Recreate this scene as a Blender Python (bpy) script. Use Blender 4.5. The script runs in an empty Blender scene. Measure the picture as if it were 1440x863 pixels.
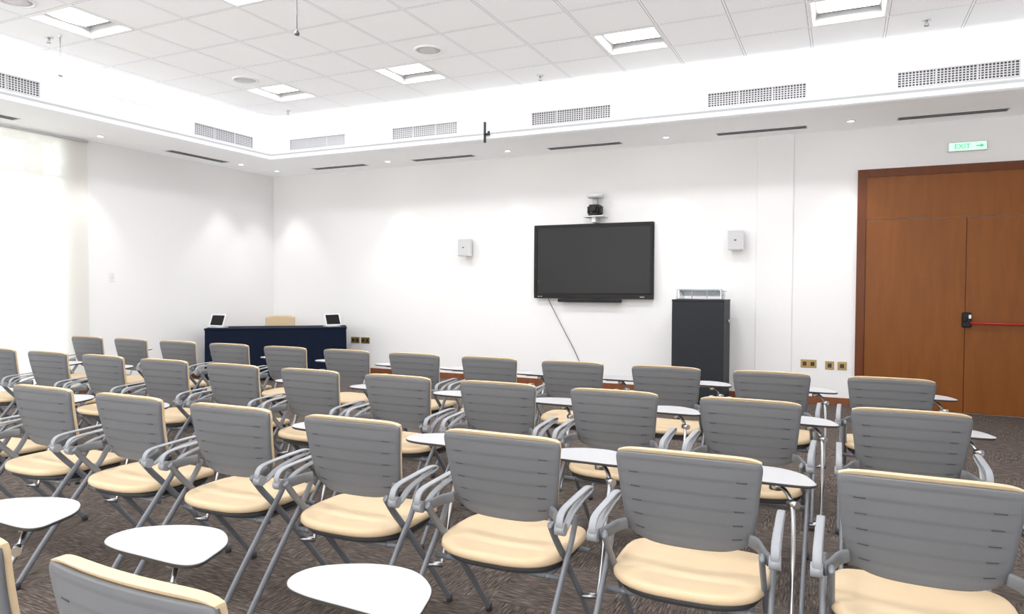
import bpy, bmesh, math, random
import numpy as np
from mathutils import Vector, Matrix
random.seed(3)
scene=bpy.context.scene
COL=scene.collection
scene.view_settings.view_transform='Standard'
# ------------------------------------------------------------------ materials
def newmat(name):
    m=bpy.data.materials.new(name);m.use_nodes=True
    nt=m.node_tree;b=nt.nodes['Principled BSDF'];return m,nt,b
def mat(name,col,rough=.5,metal=0.,noise=.06,nscale=40.,bump=0.,emit=None,es=0.,coat=0.,spec=.5):
    m,nt,b=newmat(name)
    tc=nt.nodes.new('ShaderNodeTexCoord');nz=nt.nodes.new('ShaderNodeTexNoise');nz.inputs['Scale'].default_value=nscale;nz.inputs['Detail'].default_value=3
    nt.links.new(tc.outputs['Object'],nz.inputs['Vector'])
    mx=nt.nodes.new('ShaderNodeMix');mx.data_type='RGBA'
    c=np.array(col[:3])
    mx.inputs[6].default_value=(*np.clip(c*(1-noise),0,1),1);mx.inputs[7].default_value=(*np.clip(c*(1+noise),0,1),1)
    nt.links.new(nz.outputs['Fac'],mx.inputs[0]);nt.links.new(mx.outputs[2],b.inputs['Base Color'])
    b.inputs['Roughness'].default_value=rough;b.inputs['Metallic'].default_value=metal
    b.inputs['Specular IOR Level'].default_value=spec
    if coat:b.inputs['Coat Weight'].default_value=coat
    if bump:
        bp=nt.nodes.new('ShaderNodeBump');bp.inputs['Strength'].default_value=bump;bp.inputs['Distance'].default_value=.002
        nt.links.new(nz.outputs['Fac'],bp.inputs['Height']);nt.links.new(bp.outputs[0],b.inputs['Normal'])
    if emit:
        b.inputs['Emission Color'].default_value=(*emit,1);b.inputs['Emission Strength'].default_value=es
    return m
def math_node(nt,op,a,b=None,c=None):
    n=nt.nodes.new('ShaderNodeMath');n.operation=op
    for i,x in enumerate((a,b,c)):
        if x is None: continue
        if isinstance(x,(int,float)): n.inputs[i].default_value=x
        else: nt.links.new(x,n.inputs[i])
    return n.outputs[0]
M_wall=mat('wall_paint',(.90,.898,.898),.75,noise=.01,nscale=60,bump=.05)
M_soffit=mat('soffit_paint_glow',(.87,.875,.88),.8,noise=.01,nscale=30,emit=(.98,.99,1),es=.16)  # faint glow put into the paint to lighten the soffit
M_shell=mat('grey_plastic',(.148,.154,.165),.48,noise=.04,nscale=300,bump=.08,spec=.4)
M_slot=mat('dark_slot',(.045,.045,.05),.7)
M_beige=mat('beige_vinyl',(.665,.515,.335),.6,noise=.03,nscale=150,bump=.1,spec=.3)
M_frame=mat('grey_frame_paint',(.20,.212,.235),.42,noise=.04,nscale=200,metal=.15)
M_arm=mat('arm_plastic',(.31,.325,.35),.48,noise=.04,nscale=200)
M_pan=mat('seat_underside',(.05,.05,.055),.6)
M_chrome=mat('chrome_tube',(.50,.51,.54),.3,metal=1.,noise=.02)
M_tab=mat('tablet_laminate',(.46,.46,.475),.38,noise=.02,nscale=400,spec=.35)
M_edge=mat('tablet_edge',(.04,.04,.043),.5)
M_glide=mat('foot_glide',(.05,.05,.055),.6)
M_black=mat('black_plastic',(.006,.006,.007),.4,noise=.05,spec=.3)
M_screen=mat('screen_glass',(.016,.016,.017),.35,noise=.02,spec=.3)
M_white=mat('white_plastic',(.80,.81,.82),.4,noise=.02)
M_spk=mat('speaker_grille',(.62,.62,.64),.6,noise=.08,nscale=600)
M_grey=mat('light_grey_metal',(.42,.43,.45),.5,noise=.05)
M_cord=mat('grey_cord',(.20,.20,.21),.6)
M_vent=mat('vent_white',(.72,.72,.74),.5,noise=.02)
M_ventdark=mat('vent_cavity',(.07,.07,.08),.8)
M_brass=mat('aged_brass',(.50,.37,.16),.35,metal=.8,noise=.1)
M_sock=mat('brown_socket',(.05,.035,.015),.4)
M_navy=mat('navy_cloth',(.005,.010,.026),.9,noise=.1,nscale=300,bump=.2,spec=.2)
M_lect=mat('lectern_charcoal',(.022,.024,.029),.55,noise=.05,spec=.25)
M_red=mat('red_paint',(.36,.012,.012),.4)
M_glow=mat('lamp_white',(1,1,1),.5,emit=(1,1,1),es=4.)
M_led=mat('downlight_lens',(1,1,1),.5,emit=(1,.98,.95),es=12.)
M_exit=mat('exit_green',(.6,.88,.72),.4,emit=(.62,1,.8),es=.6)
M_exitw=mat('exit_mark',(.08,.5,.28),.4,emit=(.1,.6,.35),es=.5)
M_refl=mat('reflector_louvre',(.42,.42,.425),.5,spec=.2)
M_leaf=mat('palm_leaf',(.05,.10,.03),.6)
M_bark=mat('palm_bark',(.18,.13,.08),.9)
def wood(name,c1,c2,scale=5.,rough=.38):
    m,nt,b=newmat(name)
    tc=nt.nodes.new('ShaderNodeTexCoord');mp=nt.nodes.new('ShaderNodeMapping');mp.inputs['Scale'].default_value=(scale,scale,scale*.12)
    nt.links.new(tc.outputs['Object'],mp.inputs['Vector'])
    n=nt.nodes.new('ShaderNodeTexNoise');n.inputs['Scale'].default_value=3;n.inputs['Detail'].default_value=7;n.inputs['Distortion'].default_value=.4
    nt.links.new(mp.outputs[0],n.inputs['Vector'])
    r=nt.nodes.new('ShaderNodeValToRGB');r.color_ramp.elements[0].position=.2;r.color_ramp.elements[0].color=(*c1,1);r.color_ramp.elements[1].position=.85;r.color_ramp.elements[1].color=(*c2,1)
    nt.links.new(n.outputs['Fac'],r.inputs[0]);nt.links.new(r.outputs[0],b.inputs['Base Color']);b.inputs['Roughness'].default_value=rough
    b.inputs['Specular IOR Level'].default_value=.25
    return m
M_door=wood('door_veneer',(.190,.058,.009),(.250,.083,.014))
M_dframe=wood('door_frame_wood',(.120,.032,.009),(.165,.047,.013))
M_base=wood('baseboard_wood',(.20,.07,.03),(.27,.10,.045))
def carpet():
    m,nt,b=newmat('carpet_tiles')
    tc=nt.nodes.new('ShaderNodeTexCoord')
    outs=[]
    for sc in ((13,140,1),(140,13,1)):
        mp=nt.nodes.new('ShaderNodeMapping');mp.inputs['Scale'].default_value=sc
        nt.links.new(tc.outputs['Object'],mp.inputs['Vector'])
        n=nt.nodes.new('ShaderNodeTexNoise');n.inputs['Scale'].default_value=1;n.inputs['Detail'].default_value=3;n.inputs['Roughness'].default_value=.6
        nt.links.new(mp.outputs[0],n.inputs['Vector']);outs.append(n.outputs['Fac'])
    ck=nt.nodes.new('ShaderNodeTexChecker');ck.inputs['Scale'].default_value=2.0;nt.links.new(tc.outputs['Object'],ck.inputs['Vector'])
    mx=nt.nodes.new('ShaderNodeMix');nt.links.new(ck.outputs['Fac'],mx.inputs[0]);nt.links.new(outs[0],mx.inputs[2]);nt.links.new(outs[1],mx.inputs[3])
    r=nt.nodes.new('ShaderNodeValToRGB');e=r.color_ramp.elements
    e[0].position=.32;e[0].color=(.042,.033,.029,1);e[1].position=.70;e[1].color=(.25,.205,.18,1)
    k=e.new(.50);k.color=(.100,.081,.071,1)
    nt.links.new(mx.outputs[0],r.inputs[0]);nt.links.new(r.outputs[0],b.inputs['Base Color']);b.inputs['Roughness'].default_value=.95
    b.inputs['Specular IOR Level'].default_value=.1
    bp=nt.nodes.new('ShaderNodeBump');bp.inputs['Strength'].default_value=.15;bp.inputs['Distance'].default_value=.003
    nt.links.new(mx.outputs[0],bp.inputs['Height']);nt.links.new(bp.outputs[0],b.inputs['Normal'])
    return m
M_carpet=carpet()
TP=.64;GX=2.20;GY=-2.15
def ceilmat():
    m,nt,b=newmat('ceiling_tiles_glow')
    tc=nt.nodes.new('ShaderNodeTexCoord');sx=nt.nodes.new('ShaderNodeSeparateXYZ');nt.links.new(tc.outputs['Object'],sx.inputs[0])
    ds=[]
    for o,g in ((sx.outputs[0],GX),(sx.outputs[1],GY)):
        a=math_node(nt,'ADD',o,-g+TP*40);a=math_node(nt,'DIVIDE',a,TP);a=math_node(nt,'FRACT',a)
        a=math_node(nt,'SUBTRACT',a,.5);a=math_node(nt,'ABSOLUTE',a);ds.append(a)
    d=math_node(nt,'MAXIMUM',ds[0],ds[1])
    g1=math_node(nt,'GREATER_THAN',d,.477);g2=math_node(nt,'GREATER_THAN',d,.490)
    nz=nt.nodes.new('ShaderNodeTexNoise');nz.inputs['Scale'].default_value=220;nt.links.new(tc.outputs['Object'],nz.inputs['Vector'])
    base=nt.nodes.new('ShaderNodeMix');base.data_type='RGBA';base.inputs[6].default_value=(.72,.725,.735,1);base.inputs[7].default_value=(.80,.805,.815,1);nt.links.new(nz.outputs['Fac'],base.inputs[0])
    m1=nt.nodes.new('ShaderNodeMix');m1.data_type='RGBA';nt.links.new(g1,m1.inputs[0]);nt.links.new(base.outputs[2],m1.inputs[6]);m1.inputs[7].default_value=(.40,.40,.42,1)
    m2=nt.nodes.new('ShaderNodeMix');m2.data_type='RGBA';nt.links.new(g2,m2.inputs[0]);nt.links.new(m1.outputs[2],m2.inputs[6]);m2.inputs[7].default_value=(.85,.85,.86,1)
    nt.links.new(m2.outputs[2],b.inputs['Base Color']);b.inputs['Roughness'].default_value=.9
    nt.links.new(m2.outputs[2],b.inputs['Emission Color']);b.inputs['Emission Strength'].default_value=.40  # tiles glow faintly in their own colour, standing in for light on the ceiling
    return m
M_ceil=ceilmat()
def blindmat():
    m=bpy.data.materials.new('blind_fabric');m.use_nodes=True;nt=m.node_tree;nt.nodes.clear()
    o=nt.nodes.new('ShaderNodeOutputMaterial');d=nt.nodes.new('ShaderNodeBsdfDiffuse');t=nt.nodes.new('ShaderNodeBsdfTranslucent');tr=nt.nodes.new('ShaderNodeBsdfTransparent')
    wv=nt.nodes.new('ShaderNodeTexNoise');wv.inputs['Scale'].default_value=300
    rp=nt.nodes.new('ShaderNodeValToRGB');rp.color_ramp.elements[0].color=(.92,.91,.86,1);rp.color_ramp.elements[1].color=(.97,.96,.92,1);nt.links.new(wv.outputs['Fac'],rp.inputs[0])
    nt.links.new(rp.outputs[0],d.inputs[0]);nt.links.new(rp.outputs[0],t.inputs[0]);tr.inputs[0].default_value=(1,1,1,1)
    a=nt.nodes.new('ShaderNodeMixShader');a.inputs[0].default_value=.36;nt.links.new(d.outputs[0],a.inputs[1]);nt.links.new(t.outputs[0],a.inputs[2])
    c=nt.nodes.new('ShaderNodeMixShader');c.inputs[0].default_value=.13;nt.links.new(a.outputs[0],c.inputs[1]);nt.links.new(tr.outputs[0],c.inputs[2])
    nt.links.new(c.outputs[0],o.inputs[0]);return m
M_blind=blindmat()
def glassmat(name,col=(1,1,1),mix=.12):
    m=bpy.data.materials.new(name);m.use_nodes=True;nt=m.node_tree;nt.nodes.clear()
    o=nt.nodes.new('ShaderNodeOutputMaterial');g=nt.nodes.new('ShaderNodeBsdfGlossy');g.inputs['Roughness'].default_value=.05;tr=nt.nodes.new('ShaderNodeBsdfTransparent');tr.inputs[0].default_value=(*col,1)
    s=nt.nodes.new('ShaderNodeMixShader');s.inputs[0].default_value=mix;nt.links.new(tr.outputs[0],s.inputs[1]);nt.links.new(g.outputs[0],s.inputs[2]);nt.links.new(s.outputs[0],o.inputs[0]);return m
M_glass=glassmat('window_glass');M_acryl=glassmat('clear_acrylic',(.8,.83,.84),.35)
# ------------------------------------------------------------------ mesh builder
class B:
    def __init__(s): s.v=[];s.f=[];s.m=[];s.mats=[];s.sm=[]
    def mi(s,m):
        if m not in s.mats: s.mats.append(m)
        return s.mats.index(m)
    def add(s,vs,fs,m,smooth=False):
        o=len(s.v);s.v+= [tuple(v) for v in vs];k=s.mi(m)
        for f in fs: s.f.append([i+o for i in f]);s.m.append(k);s.sm.append(smooth)
    def box(s,x0,y0,z0,x1,y1,z1,m):
        vs=[(x,y,z) for x in (x0,x1) for y in (y0,y1) for z in (z0,z1)]
        s.add(vs,[(0,1,3,2),(4,6,7,5),(0,4,5,1),(2,3,7,6),(0,2,6,4),(1,5,7,3)],m)
    def obox(s,c,size,rot,m):
        R=rot if isinstance(rot,Matrix) else Matrix.Rotation(rot,3,'Z')
        vs=[];h=[d/2 for d in size]
        for x in (-h[0],h[0]):
            for y in (-h[1],h[1]):
                for z in (-h[2],h[2]): vs.append(Vector(c)+R@Vector((x,y,z)))
        s.add(vs,[(0,1,3,2),(4,6,7,5),(0,4,5,1),(2,3,7,6),(0,2,6,4),(1,5,7,3)],m)
    def sweep(s,path,ra,rb,m,ref=(1,0,0),n=12,closed=False,sq=2.):
        P=[Vector(p) for p in path];N=len(P);vs=[];ref=Vector(ref)
        for i,p in enumerate(P):
            if closed: t=P[(i+1)%N]-P[i-1]
            else: t=P[min(i+1,N-1)]-P[max(i-1,0)]
            t.normalize();A=(ref-t*ref.dot(t))
            if A.length<1e-3: A=Vector((0,1,0))-t*t.y
            A.normalize();Bv=t.cross(A)
            for k in range(n):
                a=2*math.pi*k/n;ca,sa=math.cos(a),math.sin(a)
                ca=math.copysign(abs(ca)**(2/sq),ca);sa=math.copysign(abs(sa)**(2/sq),sa)
                vs.append(p+A*ca*ra+Bv*sa*rb)
        fs=[]
        R=N if closed else N-1
        for i in range(R):
            for k in range(n):
                a=i*n+k;b_=i*n+(k+1)%n;c=((i+1)%N)*n+(k+1)%n;d=((i+1)%N)*n+k
                fs.append((a,b_,c,d))
        if not closed: fs.append(tuple(range(n))[::-1]);fs.append(tuple(range((N-1)*n,N*n)))
        s.add(vs,fs,m,True)
    def cyl(s,p0,p1,r,m,n=20,r2=None):
        p0=Vector(p0);p1=Vector(p1);t=(p1-p0).normalized();A=t.orthogonal().normalized();Bv=t.cross(A);vs=[]
        for p,rr in ((p0,r),(p1,r if r2 is None else r2)):
            for k in range(n):
                a=2*math.pi*k/n;vs.append(p+A*math.cos(a)*rr+Bv*math.sin(a)*rr)
        s.add(vs,[(k,(k+1)%n,n+(k+1)%n,n+k) for k in range(n)],m,True)
        s.add(vs,[tuple(range(n))[::-1],tuple(range(n,2*n))],m)
    def grid(s,fn,nu,nv,m,smooth=True,flip=False):
        vs=[fn(i/nu,j/nv) for j in range(nv+1) for i in range(nu+1)]
        fs=[]
        for j in range(nv):
            for i in range(nu):
                a=j*(nu+1)+i;q=(a,a+1,a+nu+2,a+nu+1);fs.append(q[::-1] if flip else q)
        s.add(vs,fs,m,smooth)
    def slab(s,front,back,nu,nv,m):
        vs=[front(i/nu,j/nv) for j in range(nv+1) for i in range(nu+1)]+[back(i/nu,j/nv) for j in range(nv+1) for i in range(nu+1)]
        o=(nu+1)*(nv+1);fs=[]
        ix=lambda i,j:j*(nu+1)+i
        for j in range(nv):
            for i in range(nu):
                fs.append((ix(i,j),ix(i+1,j),ix(i+1,j+1),ix(i,j+1)));fs.append((o+ix(i,j),o+ix(i,j+1),o+ix(i+1,j+1),o+ix(i+1,j)))
        for i in range(nu):
            fs.append((ix(i,0),o+ix(i,0),o+ix(i+1,0),ix(i+1,0)));fs.append((ix(i,nv),ix(i+1,nv),o+ix(i+1,nv),o+ix(i,nv)))
        for j in range(nv):
            fs.append((ix(0,j),ix(0,j+1),o+ix(0,j+1),o+ix(0,j)));fs.append((ix(nu,j),o+ix(nu,j),o+ix(nu,j+1),ix(nu,j+1)))
        s.add(vs,fs,m,True)
    def rings(s,loops,m,cap=True,mcap=None):
        n=len(loops[0]);vs=[p for L in loops for p in L];fs=[]
        for i in range(len(loops)-1):
            for k in range(n): fs.append((i*n+k,i*n+(k+1)%n,(i+1)*n+(k+1)%n,(i+1)*n+k))
        s.add(vs,fs,m,True)
        if cap:
            s.add(loops[0],[tuple(range(n))[::-1]],mcap or m);s.add(loops[-1],[tuple(range(n))],mcap or m)
    def mesh(s,name):
        me=bpy.data.meshes.new(name);me.from_pydata(s.v,[],s.f)
        for m in s.mats: me.materials.append(m)
        for p,k,sm in zip(me.polygons,s.m,s.sm): p.material_index=k;p.use_smooth=sm
        bm=bmesh.new();bm.from_mesh(me);bmesh.ops.remove_doubles(bm,verts=bm.verts,dist=1e-6);bmesh.ops.recalc_face_normals(bm,faces=bm.faces);bm.to_mesh(me);bm.free()
        me.update();return me
def obj(name,b,parent=None,bevel=0,loc=None,rotz=0,**props):
    me=b.mesh(name) if isinstance(b,B) else b
    o=bpy.data.objects.new(name,me);COL.objects.link(o)
    if parent: o.parent=parent
    if loc: o.location=loc
    if rotz: o.rotation_euler=(0,0,rotz)
    if bevel:
        md=o.modifiers.new('bevel','BEVEL');md.width=bevel;md.segments=2;md.limit_method='ANGLE';md.angle_limit=math.radians(50)
    for k,v in props.items(): o[k]=v
    return o
def empty(name,loc,label,category,group=None,rotz=0):
    o=bpy.data.objects.new(name,None);COL.objects.link(o);o.location=loc;o.rotation_euler=(0,0,rotz);o.empty_display_size=.1
    o['label']=label;o['category']=category
    if group:o['group']=group
    return o
def copy_tree(src,loc,label=None,rotz=None):
    c=src.copy();COL.objects.link(c);c.location=loc
    if rotz is not None:c.rotation_euler=(0,0,rotz)
    if label:c['label']=label
    for ch in list(src.children):
        k=ch.copy();k.parent=c;COL.objects.link(k)
        for g in list(ch.children):
            q=g.copy();q.parent=k;COL.objects.link(q)
    return c
def catmull(pts,n=6,closed=False):
    P=[Vector(p) for p in pts];N=len(P);out=[]
    rng=range(N) if closed else range(N-1)
    for i in rng:
        if closed: a,b,c,d=P[i-1],P[i],P[(i+1)%N],P[(i+2)%N]
        else: a,b,c,d=P[max(i-1,0)],P[i],P[i+1],P[min(i+2,N-1)]
        for k in range(n):
            t=k/n;out.append(.5*((2*b)+(c-a)*t+(2*a-5*b+4*c-d)*t*t+(3*b-a-3*c+d)*t**3))
    if not closed: out.append(P[-1])
    return out
# ------------------------------------------------------------------ room shell
S=3.283;C=3.818;WX=1.167;WY=1.268;RX=12.2;RY=-12.0;FT=3.62
def struct(name,boxes,m,bevel=0):
    b=B()
    for q in boxes: b.box(*q,m)
    return obj(name,b,kind='structure',bevel=bevel)
struct('floor',[(-.2,RY-.2,-.1,RX+.2,.2,0)],M_carpet)
struct('wall_back',[(-.2,0,0,RX+.2,.2,C+.2)],M_wall)
struct('wall_right',[(RX,RY,0,RX+.2,0,C+.2)],M_wall)
struct('wall_rear',[(-.2,RY-.2,0,RX+.2,RY,C+.2)],M_wall)
WY0=-3.56;WY1=-9.6
struct('wall_left',[(-.2,WY0,0,0,0,C+.2),(-.2,WY1,3.27,0,WY0,C+.2),(-.2,WY1,0,0,WY0,.08),(-.2,RY,0,0,WY1,C+.2)],M_wall)
struct('trim_1',[(7.93,-.025,0,8.36,0,S)],M_wall,bevel=.012)
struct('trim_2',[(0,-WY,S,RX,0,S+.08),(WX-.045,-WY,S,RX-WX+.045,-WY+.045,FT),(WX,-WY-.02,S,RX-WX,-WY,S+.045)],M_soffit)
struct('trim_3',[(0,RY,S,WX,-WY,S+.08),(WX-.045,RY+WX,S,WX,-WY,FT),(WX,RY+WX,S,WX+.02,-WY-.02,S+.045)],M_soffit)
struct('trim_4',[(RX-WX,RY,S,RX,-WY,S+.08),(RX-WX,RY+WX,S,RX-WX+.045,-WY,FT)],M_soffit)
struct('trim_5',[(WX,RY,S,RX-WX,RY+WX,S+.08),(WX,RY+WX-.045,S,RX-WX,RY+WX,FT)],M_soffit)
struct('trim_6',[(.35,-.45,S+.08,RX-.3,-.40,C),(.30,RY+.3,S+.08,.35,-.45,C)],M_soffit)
lights=[(0,0),(3,0),(7,0),(10,0),(0,4),(3,4),(7,4),(10,4),(0,8),(3,8),(7,8),(10,8),(5,12),(10,12)]
b=B()
for i in range(-4,17):
    for j in range(-4,17):
        if (i,j) in lights: continue
        x0=GX+i*TP;x1=x0+TP;y1=GY-j*TP;y0=y1-TP
        x0=max(x0,.3);x1=min(x1,RX);y0=max(y0,RY);y1=min(y1,-.4)
        if x1-x0<.001 or y1-y0<.001: continue
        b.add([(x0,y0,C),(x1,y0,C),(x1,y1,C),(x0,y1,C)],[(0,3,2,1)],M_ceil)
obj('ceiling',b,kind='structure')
struct('trim_7',[(0,RY,C+.25,RX,0,C+.3)],M_wall)
def make_fixture():
    r=empty('ceiling_light',(0,0,C),'square recessed ceiling light with bright white diffuser in tile ceiling','ceiling light','recessed ceiling lights')
    h=TP/2;b=B()
    a=.29;q=((-1,-1),(1,-1),(1,1),(-1,1))
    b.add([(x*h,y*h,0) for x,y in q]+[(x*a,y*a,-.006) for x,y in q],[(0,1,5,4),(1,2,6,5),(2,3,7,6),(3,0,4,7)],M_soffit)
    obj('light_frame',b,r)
    b=B();t=.25;z=.08
    b.add([(x*a,y*a,-.006) for x,y in q]+[(x*t,y*t,z) for x,y in q],[(0,1,5,4),(1,2,6,5),(2,3,7,6),(3,0,4,7),(4,5,6,7)],M_refl)
    b.box(-h,-h,z+.002,h,h,z+.01,M_white)
    b.box(-h,-h,.0,-h+.005,h,z,M_white);b.box(h-.005,-h,0,h,h,z,M_white);b.box(-h,-h,0,h,-h+.005,z,M_white);b.box(-h,h-.005,0,h,h,z,M_white)
    obj('reflector_housing',b,r)
    b=B()
    b.grid(lambda u,v:((u-.5)*.49,(v-.5)*.40,.073-.016*math.sin(math.pi*v)),1,12,M_glow)
    obj('lamp_diffuser',b,r)
    return r
fx=make_fixture()
for n,(i,j) in enumerate(lights):
    p=(GX+(i+.5)*TP,GY-(j+.5)*TP,C)
    if n==0: fx.location=p
    else: copy_tree(fx,p)
    L=bpy.data.lights.new('panel_lamp','AREA');L.shape='RECTANGLE';L.size=.47;L.size_y=.37;L.energy=26;L.color=(.97,.98,1)
    o=bpy.data.objects.new('panel_lamp',L);COL.objects.link(o);o.location=(p[0],p[1],C+.05)
def area(loc,sx,sy,e,rot=(0,0,0),col=(.95,.97,1),name='cove_strip'):
    L=bpy.data.lights.new(name,'AREA');L.shape='RECTANGLE';L.size=sx;L.size_y=sy;L.energy=e;L.color=col
    o=bpy.data.objects.new(name,L);COL.objects.link(o);o.location=loc;o.rotation_euler=rot
T=math.radians(28)
area(((WX+RX-WX)/2,-WY+.35,S+.12),RX-2*WX+.6,.12,165,(math.pi+T,0,0))
area((WX-.35,(RY)/2-.2,S+.12),.12,-RY-2*WX,165,(math.pi,-T,0))
area((RX-WX+.35,(RY)/2-.2,S+.12),.12,-RY-2*WX,120,(math.pi,T,0))
area((RX/2,RY+WX-.35,S+.12),RX-2*WX,.12,120,(math.pi-T,0,0))
# added broad fill light in front of the solid rear wall
area((RX/2,RY+.05,1.65),11.,2.8,310,(math.radians(90),0,0),(1,.985,.96),'rear_fill_light')
# ------------------------------------------------------------------ vents
def vent_root(loc,rz):
    r=empty('ventilation_grille',loc,'white rectangular air grille with square mesh set in cove fascia','air vent','fascia air grilles',rz)
    W=1.016;H=.165;b=B()
    b.box(-W/2,-.012,-H/2,W/2,0,-H/2+.012,M_vent);b.box(-W/2,-.012,H/2-.012,W/2,0,H/2,M_vent)
    b.box(-W/2,-.012,-H/2+.012,-W/2+.012,0,H/2-.012,M_vent);b.box(W/2-.012,-.012,-H/2+.012,W/2,0,H/2-.012,M_vent)
    obj('grille_frame',b,r)
    b=B();b.box(-W/2+.012,-.002,-H/2+.012,W/2-.012,0,H/2-.012,M_ventdark)
    n=33
    for i in range(1,n):
        x=-W/2+.012+(W-.024)*i/n;b.box(x-.005,-.006,-H/2+.012,x+.005,-.002,H/2-.012,M_vent)
    for i in range(1,6):
        z=-H/2+.012+(H-.024)*i/6;b.box(-W/2+.012,-.0055,z-.0042,W/2-.012,-.002,z+.0042,M_vent)
    for x in (-W/6,W/6): b.box(x-.009,-.008,-H/2+.012,x+.009,-.001,H/2-.012,M_vent)
    obj('grille_mesh',b,r);return r
V=3.468
v=vent_root((2.0475,-WY,V),0)
for x in (3.856,5.917,8.036,9.878): copy_tree(v,(x,-WY,V))
for y in (-2.13,-5.11): copy_tree(v,(WX,y,V),rotz=math.pi/2)
def slot_root(loc,rz):
    r=empty('slot_diffuser',loc,'long narrow dark linear air slot in white soffit','air slot','soffit linear air slots',rz)
    b=B();W=1.03
    for y0,y1 in ((-.08,-.065),(.065,.08)): b.box(-W/2,y0,-.005,W/2,y1,0,M_vent)
    for x0,x1 in ((-W/2,-W/2+.012),(W/2-.012,W/2)): b.box(x0,-.065,-.005,x1,.065,0,M_vent)
    obj('slot_frame',b,r)
    b=B();b.box(-W/2+.012,-.065,-.003,W/2-.012,.065,0,M_slot)
    b.box(-W/2+.012,-.004,-.005,W/2-.012,.004,-.002,M_grey)
    obj('slot_blade',b,r);return r
s=slot_root((1.715,-.36,S),0)
for x in (3.6,5.775,8.0,9.95): copy_tree(s,(x,-.36,S))
for y in (-1.9,-4.9): copy_tree(s,(.39,y,S),rotz=math.pi/2)
def dl_root(loc):
    r=empty('downlight',loc,'small round white recessed spotlight in soffit','downlight','soffit downlights')
    b=B();n=28
    L=[]
    for rr,z in ((.05,0),(.048,-.006),(.036,-.006),(.034,-.001)): L.append([(rr*math.cos(2*math.pi*k/n),rr*math.sin(2*math.pi*k/n),z) for k in range(n)])
    b.rings(L,M_white,cap=False);obj('downlight_ring',b,r)
    b=B();b.cyl((0,0,-.0005),(0,0,-.003),.034,M_led,24);obj('downlight_lens',b,r)
    return r
dls=[(.51,-.45),(2.69,-.45),(4.69,-.45),(6.89,-.45),(8.97,-.45),(.45,-1.15),(.40,-3.40)]
d=dl_root((dls[0][0],dls[0][1],S))
for x,y in dls[1:]: copy_tree(d,(x,y,S))
for x,y in dls:
    L=bpy.data.lights.new('downlight_lamp','SPOT');L.energy=48;L.spot_size=math.radians(70);L.spot_blend=.6;L.shadow_soft_size=.05;L.color=(1,.98,.96)
    o=bpy.data.objects.new('downlight_lamp',L);COL.objects.link(o);o.location=(x,y,S-.015)
def rs_root(loc):
    r=empty('ceiling_speaker',loc,'round white perforated loudspeaker grille in ceiling tile','ceiling speaker','round ceiling speakers')
    b=B();n=40;R=lambda rr,z:[(rr*math.cos(2*math.pi*k/n),rr*math.sin(2*math.pi*k/n),z) for k in range(n)]
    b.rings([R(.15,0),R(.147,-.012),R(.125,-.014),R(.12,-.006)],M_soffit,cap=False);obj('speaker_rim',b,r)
    b=B();b.rings([R(.122,-.005),R(.08,-.010),R(.03,-.013)],M_white,cap=True);obj('speaker_mesh',b,r)
    return r
r=rs_root((5.05,-3.08,C))
for x,y in ((2.54,-3.08),(2.52,-5.60)): copy_tree(r,(x,y,C))
def det_root(loc):
    r=empty('ceiling_sprinkler',loc,'small metal sprinkler head on white ceiling','sprinkler','ceiling sprinkler heads')
    b=B();b.cyl((0,0,0),(0,0,-.01),.04,M_white,24);obj('sprinkler_plate',b,r)
    b=B();b.cyl((0,0,-.01),(0,0,-.035),.011,M_chrome,12);b.cyl((0,0,-.055),(0,0,-.058),.022,M_grey,16)
    b.sweep([(-.012,0,-.03),(-.016,0,-.045),(0,0,-.056)],.003,.003,M_grey,ref=(0,1,0),n=6);b.sweep([(.012,0,-.03),(.016,0,-.045),(0,0,-.056)],.003,.003,M_grey,ref=(0,1,0),n=6)
    obj('sprinkler_head',b,r);return r
r=det_root((1.87,-4.93,C))
for x,y in ((1.97,-1.77),(5.75,-1.81),(9.56,-1.92)): copy_tree(r,(x,y,C))
def cord_root(loc,dz):
    r=empty('pull_cord',loc,'thin hanging cord with small grey pull weight from ceiling','pull cord','hanging ceiling cords')
    b=B();b.cyl((0,0,0),(0,0,-dz),.004,M_cord,8);b.cyl((0,0,0),(0,0,-.02),.02,M_white,16);obj('cord',b,r)
    b=B();n=16;R=lambda rr,z:[(rr*math.cos(2*math.pi*k/n),rr*math.sin(2*math.pi*k/n),z) for k in range(n)]
    b.rings([R(.004,-dz+.005),R(.010,-dz-.01),R(.022,-dz-.03),R(.020,-dz-.045)],M_cord);obj('cord_weight',b,r)
    return r
cord_root((2.01,-4.91,C),.35);cord_root((4.86,-4.79,C),.33)
r=empty('wall_microphone_bracket',(4.80,-WY,3.35),'slim black vertical microphone bar clamped to cove edge','microphone bracket')
b=B();b.box(-.014,-.09,-.13,.014,-.065,.13,M_black);obj('bracket_bar',b,r,bevel=.004)
b=B();b.box(-.014,-.065,-.03,.04,0,-.01,M_black);b.box(.03,-.07,-.035,.06,-.05,.015,M_black);obj('bracket_clamp',b,r,bevel=.004)
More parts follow.
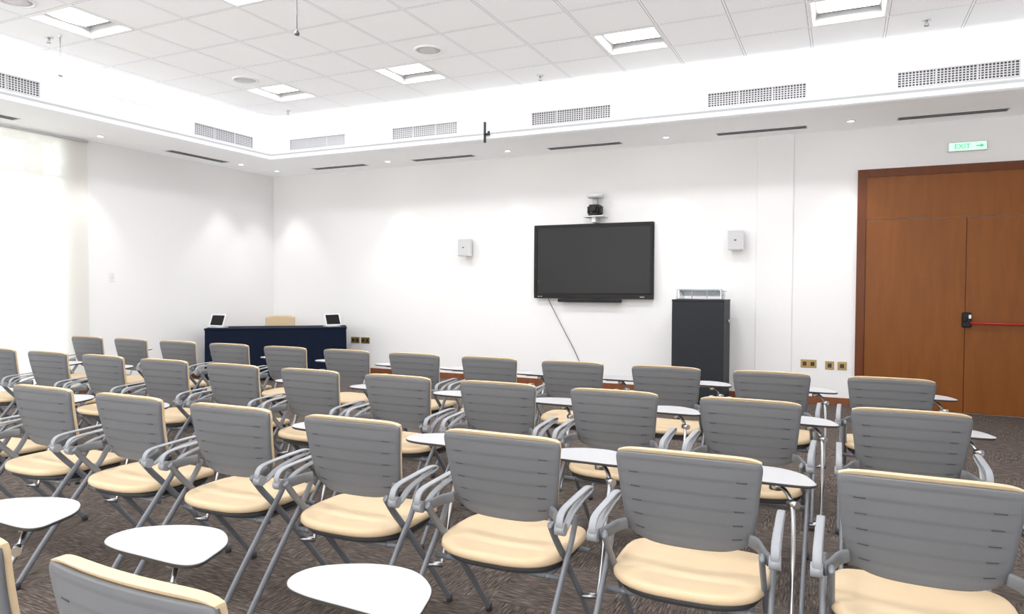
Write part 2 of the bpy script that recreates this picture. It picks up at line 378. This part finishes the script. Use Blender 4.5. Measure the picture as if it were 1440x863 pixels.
# ------------------------------------------------------------------ window + blinds
b=B()
for y in np.arange(WY0,WY1-.01,-1.5): b.box(-.08,y-.05,.08,-.03,y+.0,3.27,M_grey)
for z in (.08,2.75,3.23): b.box(-.08,WY1,z,-.03,WY0,z+.04,M_grey)
b.box(-.053,WY1,.1,-.047,WY0,3.25,M_glass)
obj('window_1',b,kind='structure')
def blind(y0,y1):
    r=empty('roller_blind',(.02,0,0),'cream translucent fabric roller blind lowered over tall window','roller blind','window roller blinds')
    b=B();b.add([(0,y0,.05),(0,y1,.05),(0,y1,S-.03),(0,y0,S-.03)],[(0,1,2,3)],M_blind);obj('blind_fabric',b,r)
    b=B();b.cyl((0,y0,.045),(0,y1,.045),.012,M_white,12);obj('bottom_bar',b,r)
    b=B();b.cyl((.004,y0,S-.025),(.004,y1,S-.025),.018,M_white,16);obj('roller_tube',b,r)
blind(-6.42,-3.32);blind(-9.55,-6.45)
r=empty('palm_tree',(-4.2,-1.5,0),'green palm tree standing outside the blind-covered window','palm tree')
b=B();b.sweep(catmull([(0,0,-.3),(.05,.02,1.2),(0,.05,2.6),(.05,0,3.9)],8),.14,.14,M_bark,n=12);obj('trunk',b,r)
for k in range(18):
    a=2*math.pi*k/18+random.uniform(-.1,.1);el=random.uniform(.1,1.0);Lf=random.uniform(1.5,2.0)
    b=B();pth=[]
    for t in np.linspace(0,1,9):
        rr=Lf*t*math.cos(el*(1-t*.3));zz=3.9+Lf*(t*math.sin(el)-.75*t*t);pth.append(Vector((.05+rr*math.cos(a),rr*math.sin(a),zz)))
    b.sweep(pth,.012,.012,M_leaf,ref=(.1,.2,1),n=5)
    sd=Vector((-math.sin(a),math.cos(a),0))
    for i in range(1,9):
        for t2 in (0,.5):
            if i==8 and t2: continue
            p=pth[i] if t2==0 else (pth[i]+pth[i+1])/2
            d=(pth[i]-pth[i-1]).normalized();ln=.42*math.sin(math.pi*min(.95,i/8.5+.08))
            for sg in (-1,1):
                tip=p+d*ln*.6+sd*sg*ln-Vector((0,0,ln*.35));w=d*.022
                b.add([p-w,p+w,tip],[(0,1,2)],M_leaf)
    obj('palm_frond',b,r)
w=bpy.data.worlds.new('world');scene.world=w;w.use_nodes=True
nt=w.node_tree;bg=nt.nodes['Background']
tcn=nt.nodes.new('ShaderNodeTexCoord');sp=nt.nodes.new('ShaderNodeSeparateXYZ');nt.links.new(tcn.outputs['Generated'],sp.inputs[0])
rp=nt.nodes.new('ShaderNodeValToRGB');rp.color_ramp.elements[0].position=.0;rp.color_ramp.elements[0].color=(.84,.86,.82,1);rp.color_ramp.elements[1].position=.12;rp.color_ramp.elements[1].color=(.94,.97,1,1)
nt.links.new(sp.outputs[2],rp.inputs[0]);nt.links.new(rp.outputs[0],bg.inputs[0]);bg.inputs[1].default_value=3.0
def skirt(name,x0,y0,x1,y1): struct(name,[(x0,y0,0,x1,y1,.09)],M_base)
skirt('baseboard_back',0,-.018,7.93,0);struct('baseboard_pillar',[(7.915,-.043,0,8.375,-.025,.09),(8.375,-.018,0,9.055,0,.09)],M_base)
skirt('baseboard_left',0,WY0,.018,-.018)
# ------------------------------------------------------------------ door
b=B()
Y0=-.05
b.box(9.059,Y0,0,9.15,0,2.79,M_dframe);b.box(11.16,Y0,0,11.25,0,2.79,M_dframe);b.box(9.15,Y0,2.70,11.16,0,2.79,M_dframe)
b.box(9.15,-.035,2.205,11.16,-.005,2.70,M_door)
b.box(9.152,-.020,0.01,11.158,0,2.2,M_dframe)
door=obj('door_1',b,kind='structure')
for nm,x0,x1 in (('door_leaf',9.155,10.153),('door_leaf',10.160,11.155)):
    q=B();q.box(x0,-.036,.012,x1,-.02,2.197,M_door);obj(nm,q,door,bevel=.002)
q=B();q.box(10.125,-.085,.975,10.215,-.036,1.14,M_black);q.cyl((10.15,-.085,1.06),(10.15,-.12,1.06),.022,M_black);q.box(11.0,-.075,.98,11.07,-.036,1.10,M_black)
obj('panic_bar_housing',q,door,bevel=.012)
q=B();q.box(10.185,-.088,1.075,10.21,-.085,1.115,M_white);obj('lock_label',q,door)
q=B();q.cyl((10.20,-.095,1.025),(11.04,-.095,1.015),.014,M_red);obj('panic_bar',q,door)
r=empty('exit_sign',(10.145,-.001,2.98),'slim pale green illuminated exit sign mounted high above wooden door','exit sign')
b=B();b.box(-.185,-.05,-.048,.185,0,.056,M_white);obj('sign_housing',b,r,bevel=.006)
b=B();b.box(-.176,-.054,-.043,.176,-.05,.043,M_exit);obj('sign_face',b,r)
def text_mesh(body,size,m,name,parent,loc,rot):
    cu=bpy.data.curves.new('t','FONT');cu.body=body;cu.size=size;cu.extrude=.0008;cu.align_x='CENTER';cu.align_y='CENTER';cu.offset=.0005
    to=bpy.data.objects.new('t',cu);COL.objects.link(to);dg=bpy.context.evaluated_depsgraph_get();dg.update()
    me=bpy.data.meshes.new_from_object(to.evaluated_get(dg));bpy.data.objects.remove(to)
    me.materials.clear();me.materials.append(m)
    o=bpy.data.objects.new(name,me);COL.objects.link(o);o.parent=parent;o.location=loc;o.rotation_euler=rot;return o
text_mesh('EXIT',.075,M_exitw,'sign_lettering',r,(-.05,-.0555,0),(math.pi/2,0,0))
b=B();b.add([(.08,-.0556,-.007),(.12,-.0556,-.007),(.12,-.0556,-.024),(.155,-.0556,0),(.12,-.0556,.024),(.12,-.0556,.007),(.08,-.0556,.007)],[(0,1,2,3,4,5,6)],M_exitw);obj('sign_arrow',b,r)
# ------------------------------------------------------------------ TV
r=empty('wall_screen',(5.80,0,1.76),'large black flat display with wide bezel mounted on white wall','display screen')
X0,X1,Z0,Z1=-.852,.852,-.513,.513
b=B();b.box(X0,-.085,Z0,X1,-.02,Z1,M_black);b.box(-.3,-.02,-.2,.3,0,.2,M_black)
obj('screen_casing',b,r,bevel=.008)
b=B();t=.045
b.box(X0,-.10,Z0,X1,-.085,Z0+.07,M_black);b.box(X0,-.10,Z1-t,X1,-.085,Z1,M_black);b.box(X0,-.10,Z0+.07,X0+t,-.085,Z1-t,M_black);b.box(X1-t,-.10,Z0+.07,X1,-.085,Z1-t,M_black)
obj('screen_bezel',b,r,bevel=.004)
b=B();b.box(X0+t,-.090,Z0+.07,X1-t,-.0855,Z1-t,M_screen);obj('screen_panel',b,r)
b=B();b.box(-.48,-.13,Z0-.05,.42,-.06,Z0-.005,M_black);obj('pen_tray',b,r,bevel=.006)
b=B()
for x in (-.78,-.74): b.box(x-.012,-.102,Z0+.02,x+.012,-.10,Z0+.03,M_grey)
b.box(.68,-.102,Z0+.022,.74,-.10,Z0+.034,M_grey);obj('bezel_controls',b,r)
b=B();b.sweep(catmull([(-.66,-.05,Z0+.02),(-.62,-.045,Z0-.08),(-.46,-.03,Z0-.38),(-.27,-.02,Z0-.72),(-.15,-.02,Z0-.98),(-.10,-.02,-1.70)],8),.0045,.0045,M_black,n=8);obj('power_cable',b,r)
r=empty('conference_camera',(5.86,0,2.36),'black pan tilt camera on wall shelf with white dome above','camera')
b=B();b.box(-.14,-.24,-.01,.14,0,.008,M_white);b.box(-.03,-.2,-.08,.03,0,-.01,M_white);obj('camera_shelf',b,r,bevel=.004)
b=B();b.cyl((0,-.13,.008),(0,-.13,.045),.095,M_black,28);b.box(-.10,-.17,.043,-.08,-.09,.14,M_black);b.box(.08,-.17,.043,.10,-.09,.14,M_black);b.box(-.10,-.17,.04,.10,-.09,.055,M_black);obj('camera_base',b,r,bevel=.004)
b=B();b.box(-.065,-.20,.065,.065,-.06,.16,M_black);b.cyl((0,-.20,.11),(0,-.225,.11),.042,M_black,24);b.cyl((0,-.225,.11),(0,-.228,.11),.03,M_screen,24);b.box(-.03,-.15,.155,.03,-.1,.24,M_grey);obj('camera_head',b,r,bevel=.012)
b=B();b.box(-.02,-.04,.008,.02,0,.30,M_white);b.box(-.02,-.16,.252,.02,0,.268,M_white);obj('dome_bracket',b,r,bevel=.003)
b=B();n=28;R=lambda rr,z:[(rr*math.cos(2*math.pi*k/n),-.13+rr*math.sin(2*math.pi*k/n),z) for k in range(n)]
b.rings([R(.05,.245),R(.095,.25),R(.115,.265),R(.115,.285),R(.095,.31),R(.05,.325)],M_vent);obj('white_dome',b,r)
def spk(loc):
    r=empty('wall_speaker',loc,'light grey box loudspeaker on white wall','speaker','wall speakers')
    b=B();b.add([(-.10,-.17,-.13),(.10,-.17,-.13),(.075,-.03,-.13),(-.075,-.03,-.13),(-.10,-.17,.13),(.10,-.17,.13),(.075,-.03,.13),(-.075,-.03,.13)],[(0,1,2,3),(4,7,6,5),(0,4,5,1),(1,5,6,2),(2,6,7,3),(3,7,4,0)],M_white);obj('speaker_cabinet',b,r,bevel=.008)
    b=B();b.box(-.088,-.178,-.118,.088,-.17,.118,M_spk);obj('speaker_grille',b,r,bevel=.003)
    b=B();b.box(-.014,-.180,-.010,.014,-.178,.004,M_black);obj('badge',b,r)
    b=B();b.box(-.03,-.03,-.05,.03,0,.05,M_grey);obj('wall_bracket',b,r,bevel=.003)
    return r
r=spk((3.84,0,1.985));c=copy_tree(r,(7.70,0,2.0))
def outlet(x,z,w,gang):
    r=empty('wall_socket',(x,0,z),'brass electrical socket plate low on white wall','socket','brass wall sockets')
    b=B();b.box(-w/2,-.008,-.05,w/2,0,.05,M_brass);obj('socket_plate',b,r,bevel=.003)
    b=B()
    for k in range(gang):
        cx=(k-(gang-1)/2)*w/gang;b.box(cx-.022,-.011,-.026,cx+.022,-.008,.022,M_sock);b.box(cx-.01,-.014,.030,cx+.01,-.008,.040,M_brass)
    obj('socket_insert',b,r);return r
outlet(8.555,.485,.18,2);outlet(8.79,.475,.10,1);outlet(8.925,.475,.10,1);outlet(1.74,.53,.17,2);outlet(1.94,.53,.17,2)
r=empty('light_switch',(0,-2.99,1.51),'small white switch plate on white wall','light switch')
b=B();b.box(0,-.035,-.06,.01,.035,.06,M_white);obj('switch_plate',b,r,bevel=.003);b=B();b.box(.01,-.012,-.02,.014,.012,.02,M_vent);obj('switch_rocker',b,r,bevel=.002)
# ------------------------------------------------------------------ lectern
r=empty('lectern',(7.345,-.45,0),'dark grey upright lectern standing in front of white wall','lectern')
b=B();b.box(-.308,-.25,.04,.308,.25,1.235,M_lect);obj('lectern_body',b,r,bevel=.006)
b=B();b.box(-.310,-.253,1.235,.310,.253,1.26,M_lect);obj('lectern_top',b,r,bevel=.005)
b=B();b.box(-.32,-.27,0,.32,.27,.04,M_black);obj('lectern_plinth',b,r,bevel=.006)
b=B();b.cyl((.308,.0,1.0),(.335,.0,1.0),.02,M_chrome);obj('lectern_lock',b,r)
r=empty('acrylic_reading_stand',(7.345,-.42,1.261),'clear acrylic document stand with silver edges on dark lectern','document stand')
b=B();Rm=Matrix.Rotation(math.radians(-14),3,'X')
b.obox((0,.0,.075),(.50,.30,.008),Rm,M_acryl);obj('acrylic_plate',b,r)
b=B()
for x in (-.25,.25): b.add([(x-.004,-.16,0),(x-.004,.16,0),(x-.004,.15,.10),(x-.004,-.16,.12),(x+.004,-.16,0),(x+.004,.16,0),(x+.004,.15,.10),(x+.004,-.16,.12)],[(0,1,2,3),(4,7,6,5),(0,4,5,1),(1,5,6,2),(2,6,7,3),(3,7,4,0)],M_acryl)
b.sweep([(-.27,-.17,.005),(.27,-.17,.005)],.004,.004,M_chrome,ref=(0,1,0),n=8);b.sweep([(-.27,-.17,.12),(.27,-.17,.12)],.004,.004,M_chrome,ref=(0,1,0),n=8)
b.sweep([(-.27,.16,.10),(.27,.16,.10)],.004,.004,M_chrome,ref=(0,1,0),n=8)
for x in (-.27,-.09,.09,.27): b.cyl((x,-.17,0.001),(x,-.17,.12),.004,M_chrome,8)
obj('stand_sides',b,r)
# ------------------------------------------------------------------ table
ang=math.atan2(1.27,1.54);TC=Vector(((.55+2.09)/2,(-1.95-.68)/2,0));nb=Vector((-math.sin(ang),math.cos(ang),0))
TL=2.0;TD=.62
tc_=TC+nb*TD/2
r=empty('draped_table',tc_,'rectangular presenter table covered with smooth navy blue cloth','table',rotz=ang)
b=B();b.box(-TL/2-.01,-TD/2-.01,.755,TL/2+.01,TD/2+.01,.78,M_navy);obj('table_top_cloth',b,r,bevel=.006)
b=B();out=[]
per=[(-TL/2,-TD/2),(TL/2,-TD/2),(TL/2,TD/2),(-TL/2,TD/2)]
for k in range(4):
    p=Vector(per[k]);q=Vector(per[(k+1)%4]);n=int((q-p).length/.02)
    nn=Vector(((q-p).y,-(q-p).x)).normalized()
    for i in range(n):
        s_=(q-p).length*i/n;out.append((p+(q-p)*i/n,nn,s_))
loops=[]
for z,am in ((.76,.001),(.6,.002),(.3,.004),(.01,.006)):
    loops.append([(p.x+n.x*am*(1+math.sin(s_*2*math.pi/.25)),p.y+n.y*am*(1+math.sin(s_*2*math.pi/.25)),z) for p,n,s_ in out])
b.rings(loops[::-1],M_navy,cap=False);obj('table_skirt',b,r)
b=B()
for x in (-TL/2+.06,TL/2-.06):
    for y in (-TD/2+.06,TD/2-.06): b.cyl((x,y,0),(x,y,.75),.02,M_grey,12)
obj('table_legs',b,r)
def laptop(lx,ly,rz):
    p=tc_+Matrix.Rotation(ang,3,'Z')@Vector((lx,ly,0))
    r=empty('tablet_computer',(p.x,p.y,.782),'white framed tablet with dark screen propped on navy table','tablet computer','tablets on the presenter table',rz)
    R=Matrix.Rotation(math.radians(-22),3,'X')
    b=B();b.obox((0,0,.105),(.27,.012,.19),R,M_white);obj('tablet_casing',b,r,bevel=.004)
    b=B();b.obox(R@Vector((0,-.007,0))+Vector((0,0,.105)),(.225,.002,.155),R,M_black);obj('tablet_screen',b,r)
    b=B();b.box(-.11,-.06,0,.11,.10,.008,M_white);b.obox((0,.055,.065),(.06,.008,.12),Matrix.Rotation(math.radians(25),3,'X'),M_white);obj('tablet_stand',b,r)
    return r
laptop(-.86,-.05,ang-.6);laptop(.80,-.05,ang+.5)
p=tc_+nb*.80
r=empty('presenter_chair',(p.x-.02,p.y-.02,0),'beige upholstered chair behind navy draped table','chair',rotz=ang+math.pi)
def se(w,d,cx,cy,z,n=40,e=3.2):
    L=[]
    for k in range(n):
        a=2*math.pi*k/n;ca,sa=math.cos(a),math.sin(a)
        L.append((cx+w/2*math.copysign(abs(ca)**(2/e),ca),cy+d/2*math.copysign(abs(sa)**(2/e),sa),z))
    return L
b=B();b.rings([se(.42,.40,0,.2,.43),se(.47,.45,0,.2,.445),se(.47,.45,0,.2,.475),se(.42,.40,0,.2,.495),se(.2,.2,0,.2,.50)],M_beige);obj('seat',b,r)
b=B();b.slab(lambda u,v:((u-.5)*.46,-.04+.03*(2*u-1)**2,.52+.405*v-.03*(2*u-1)**4*v),lambda u,v:((u-.5)*.46,.01+.03*(2*u-1)**2,.52+.405*v-.03*(2*u-1)**4*v),14,10,M_beige);obj('backrest',b,r,bevel=.012)
for x in (-.2,.2):
    b=B();b.cyl((x,-.02,0),(x,-.02,.62),.013,M_frame);obj('leg',b,r)
    b=B();b.cyl((x,.38,0),(x,.36,.44),.013,M_frame);obj('leg',b,r)
# ------------------------------------------------------------------ training chair
chair=empty('training_chair',(0,0,0),'grey slatted-back chair with beige cushions, armrests and grey writing tablet','chair','rows of training chairs')
ZB=.545;ZT=.858
def hw(v):
    w_=.203+.031*min(1,v*1.1)
    if v<.18: w_*=.88+.12*math.sqrt(max(0,1-(1-v/.18)**2))
    if v>.94: w_*=1-.03*((v-.94)/.06)**2
    return w_
def back_pt(u,v,off=0,lv=True):
    s=2*u-1;x=s*hw(v);z=ZB+(ZT-ZB)*v+.022*abs(s)**5*(1-v)**3-.006*s*s*v
    y=.055*(1-v)**1.3+.028*s*s+off
    if lv:
        k=v*6.3;fr=k-math.floor(k);env=max(0,1-abs(s)**8)
        if .5<k<5.9: y+=env*(.0022*(fr if fr<.86 else (1-fr)/.14*.86))
    return (x,y,z)
b=B()
b.slab(lambda u,v:back_pt(u,v,0),lambda u,v:back_pt(u,v,.012,False),28,64,M_shell)
for k in range(1,6):
    v_=(k+.0)/6.3
    for sg in (-1,1):
        ua=.5+sg*.34;ub=.5+sg*.41
        pts=[]
        for uu in (ua,(ua+ub)/2,ub):
            x,y,z=back_pt(uu,v_,0,False);pts.append((x,y+.0006,z-.003))
        b.sweep(pts,.0015,.002,M_slot,ref=(0,0,1),n=6)
shell=obj('backrest',b,chair)
def cpt(u,v,off):
    s=2*u-1;vv=min(v,1.);x=s*(hw(min(vv,.93))-.004);z=ZB+.02+(.8705-ZB-.02)*v-.006*s*s*v+.02*abs(s)**5*(1-v)**3-.010*abs(s)**10*v
    y=.055*(1-v)**1.3+.028*s*s+.0125
    y+=off*(1-.35*abs(s)**6)
    return (x,y,z)
b=B()
def cfront(u,v):
    d=.026
    if v>.92: d=.026-.006*((v-.92)/.08)**2
    if v<.08: d=.026-.012*((.08-v)/.08)**2
    return cpt(u,v,d)
def cback(u,v):
    p=cpt(u,v,0)
    if v>.965: return (p[0],p[1]-.011*min(1,(v-.965)/.02),p[2])
    return p
b.slab(cback,cfront,28,44,M_beige)
obj('back_cushion',b,shell,bevel=.004)
b=B()
cy=.170
def so(sc,z,dy=0):
    L=se(.505*sc,.50*sc,0,cy+dy,z,48,3.2)
    return [(x,y,z-(.018*max(0,(y-cy)/.23)**3)+.005*(x/.23)**2) for x,y,z in L]
b.rings([so(.93,.422),so(.98,.426),so(1.0,.432),so(1.0,.443),so(.99,.451),so(.97,.456),so(.90,.459),so(.6,.459),so(.3,.458),so(.08,.457)],M_beige)
seat=obj('seat',b,chair)
b=B();b.rings([se(.36,.38,0,cy,.390,40,3),se(.46,.45,0,cy,.400,40,3),se(.46,.45,0,cy,.423,40,3)],M_pan);obj('seat_pan',b,seat)
XL=.266
def leg_mesh(path,foot):
    b=B();b.sweep(catmull(path,8),.0095,.0145,M_frame,ref=(1,0,0),n=12)
    fx_,fy,fz=foot;b.sweep([(fx_,fy,0.0),(fx_,fy,.03)],.013,.017,M_glide,ref=(1,0,0),n=12);return b
lr=leg_mesh([(0,.12,.575),(0,.07,.50),(0,-.02,.40),(0,-.20,.19),(0,-.33,.02)],(0,-.335,0))
lf=leg_mesh([(0,-.075,.60),(0,-.02,.53),(0,.10,.40),(0,.28,.19),(0,.42,.02)],(0,.425,0))
mr=lr.mesh('leg');mf=lf.mesh('leg')
for sx in (-1,1):
    obj('leg',mr,chair,loc=(sx*XL,0,0));obj('leg',mf,chair,loc=(sx*(XL-.024),0,0))
b=B()
for y,z in ((.01,.385),(.30,.385)): b.sweep([(-XL+.01,y,z-.0),(XL-.01,y,z-.0)],.010,.010,M_frame,ref=(0,1,0),n=10)
for sx in (-1,1): b.sweep([(sx*.20,.0,.385),(sx*.20,.32,.385)],.010,.012,M_frame,ref=(0,0,1),n=10)
obj('seat_frame',b,chair)
ab=B()
loop=catmull([(0,-.080,.590),(0,-.082,.625),(0,-.045,.648),(0,.07,.656),(0,.19,.660),(0,.235,.652),(0,.220,.641),(0,.13,.632),(0,.03,.612),(0,-.04,.577)],6,True)
ab.sweep(loop,.0130,.0048,M_arm,ref=(1,0,0),n=14,closed=True,sq=3.5)
ab.cyl((-.018,-.07,.588),(.016,-.07,.588),.021,M_arm,20)
am=ab.mesh('armrest')
for sx in (-1,1):
    a_=obj('armrest',am,chair,loc=(sx*.280,0,0))
    b=B();b.sweep(catmull([(sx*.198,.045,.605),(sx*.225,.02,.60),(sx*.245,-.03,.594),(sx*.262,-.06,.589)],4),.020,.009,M_shell,ref=(0,0,1),n=12,sq=3)
    k=obj('back_bracket',b,chair)
outl=catmull([(.0,.40,0),(-.035,.46,0),(-.01,.54,0),(.11,.618,0),(.24,.630,0),(.345,.56,0),(.39,.46,0),(.400,.40,0),(.35,.372,0),(.20,.372,0),(.08,.376,0)],6,True)
cen=Vector((.190,.475,0))
piv=Vector((.180,.480,0))
def ol(sc,z): return [tuple(cen+(p-piv)*sc*.88+Vector((0,0,z))) for p in outl]
b=B();b.rings([ol(.975,.698),ol(.995,.701),ol(1.0,.7045),ol(.996,.708)],M_edge,cap=False);b.add(ol(.975,.698),[tuple(range(len(outl)))[::-1]],M_edge)
b.rings([ol(.996,.708),ol(.988,.710)],M_tab,cap=False);b.add(ol(.988,.710),[tuple(range(len(outl)))],M_tab)
tab=obj('writing_tablet',b,chair)
b=B();b.sweep(catmull([(.312,.225,.235),(.315,.26,.34),(.315,.32,.52),(.308,.385,.628),(.282,.425,.673),(.24,.46,.683)],8),.0080,.0080,M_chrome,n=12)
b.sweep([(.262,.20,.25),(.322,.225,.25)],.012,.012,M_chrome,ref=(0,0,1),n=10)
b.cyl((.25,.45,.668),(.25,.45,.697),.024,M_chrome,20);b.obox((.20,.47,.693),(.14,.09,.010),.2,M_grey)
b.cyl((.296,.40,.638),(.326,.375,.638),.014,M_chrome,16)
obj('tablet_arm',b,tab)
rows=[(-4.55,1.755,12,0,.6751),(-5.783,3.112,10,-1,.6751),(-7.015,5.085,7,-1,.6751),(-8.445,6.450,3,0,.634)]
first=True
for Y,Xs,n,i0,sp_ in rows:
    for i in range(i0,n):
        p=(Xs+sp_*i,Y,0)
        if first: chair.location=p;first=False;cc=chair
        else: cc=copy_tree(chair,p)
        cc.rotation_euler=(0,0,random.uniform(-.02,.02))
# ------------------------------------------------------------------ camera
f=987.975;y,pi,ro=.4385,-.0282,.0042
fw=np.array([-math.sin(y)*math.cos(pi),math.cos(y)*math.cos(pi),math.sin(pi)]);rt=np.array([math.cos(y),math.sin(y),0]);up=np.cross(rt,fw)
rt2=rt*math.cos(ro)+up*math.sin(ro);up2=np.cross(rt2,fw)
cd=bpy.data.cameras.new('camera');cd.sensor_width=36;cd.lens=f/1440*36;cd.clip_end=200
co=bpy.data.objects.new('camera',cd);COL.objects.link(co)
m=Matrix.Identity(4)
for i in range(3): m[i][0]=rt2[i];m[i][1]=up2[i];m[i][2]=-fw[i]
m[0][3],m[1][3],m[2][3]=8.9066,-9.2743,1.4
co.matrix_world=m;scene.camera=co
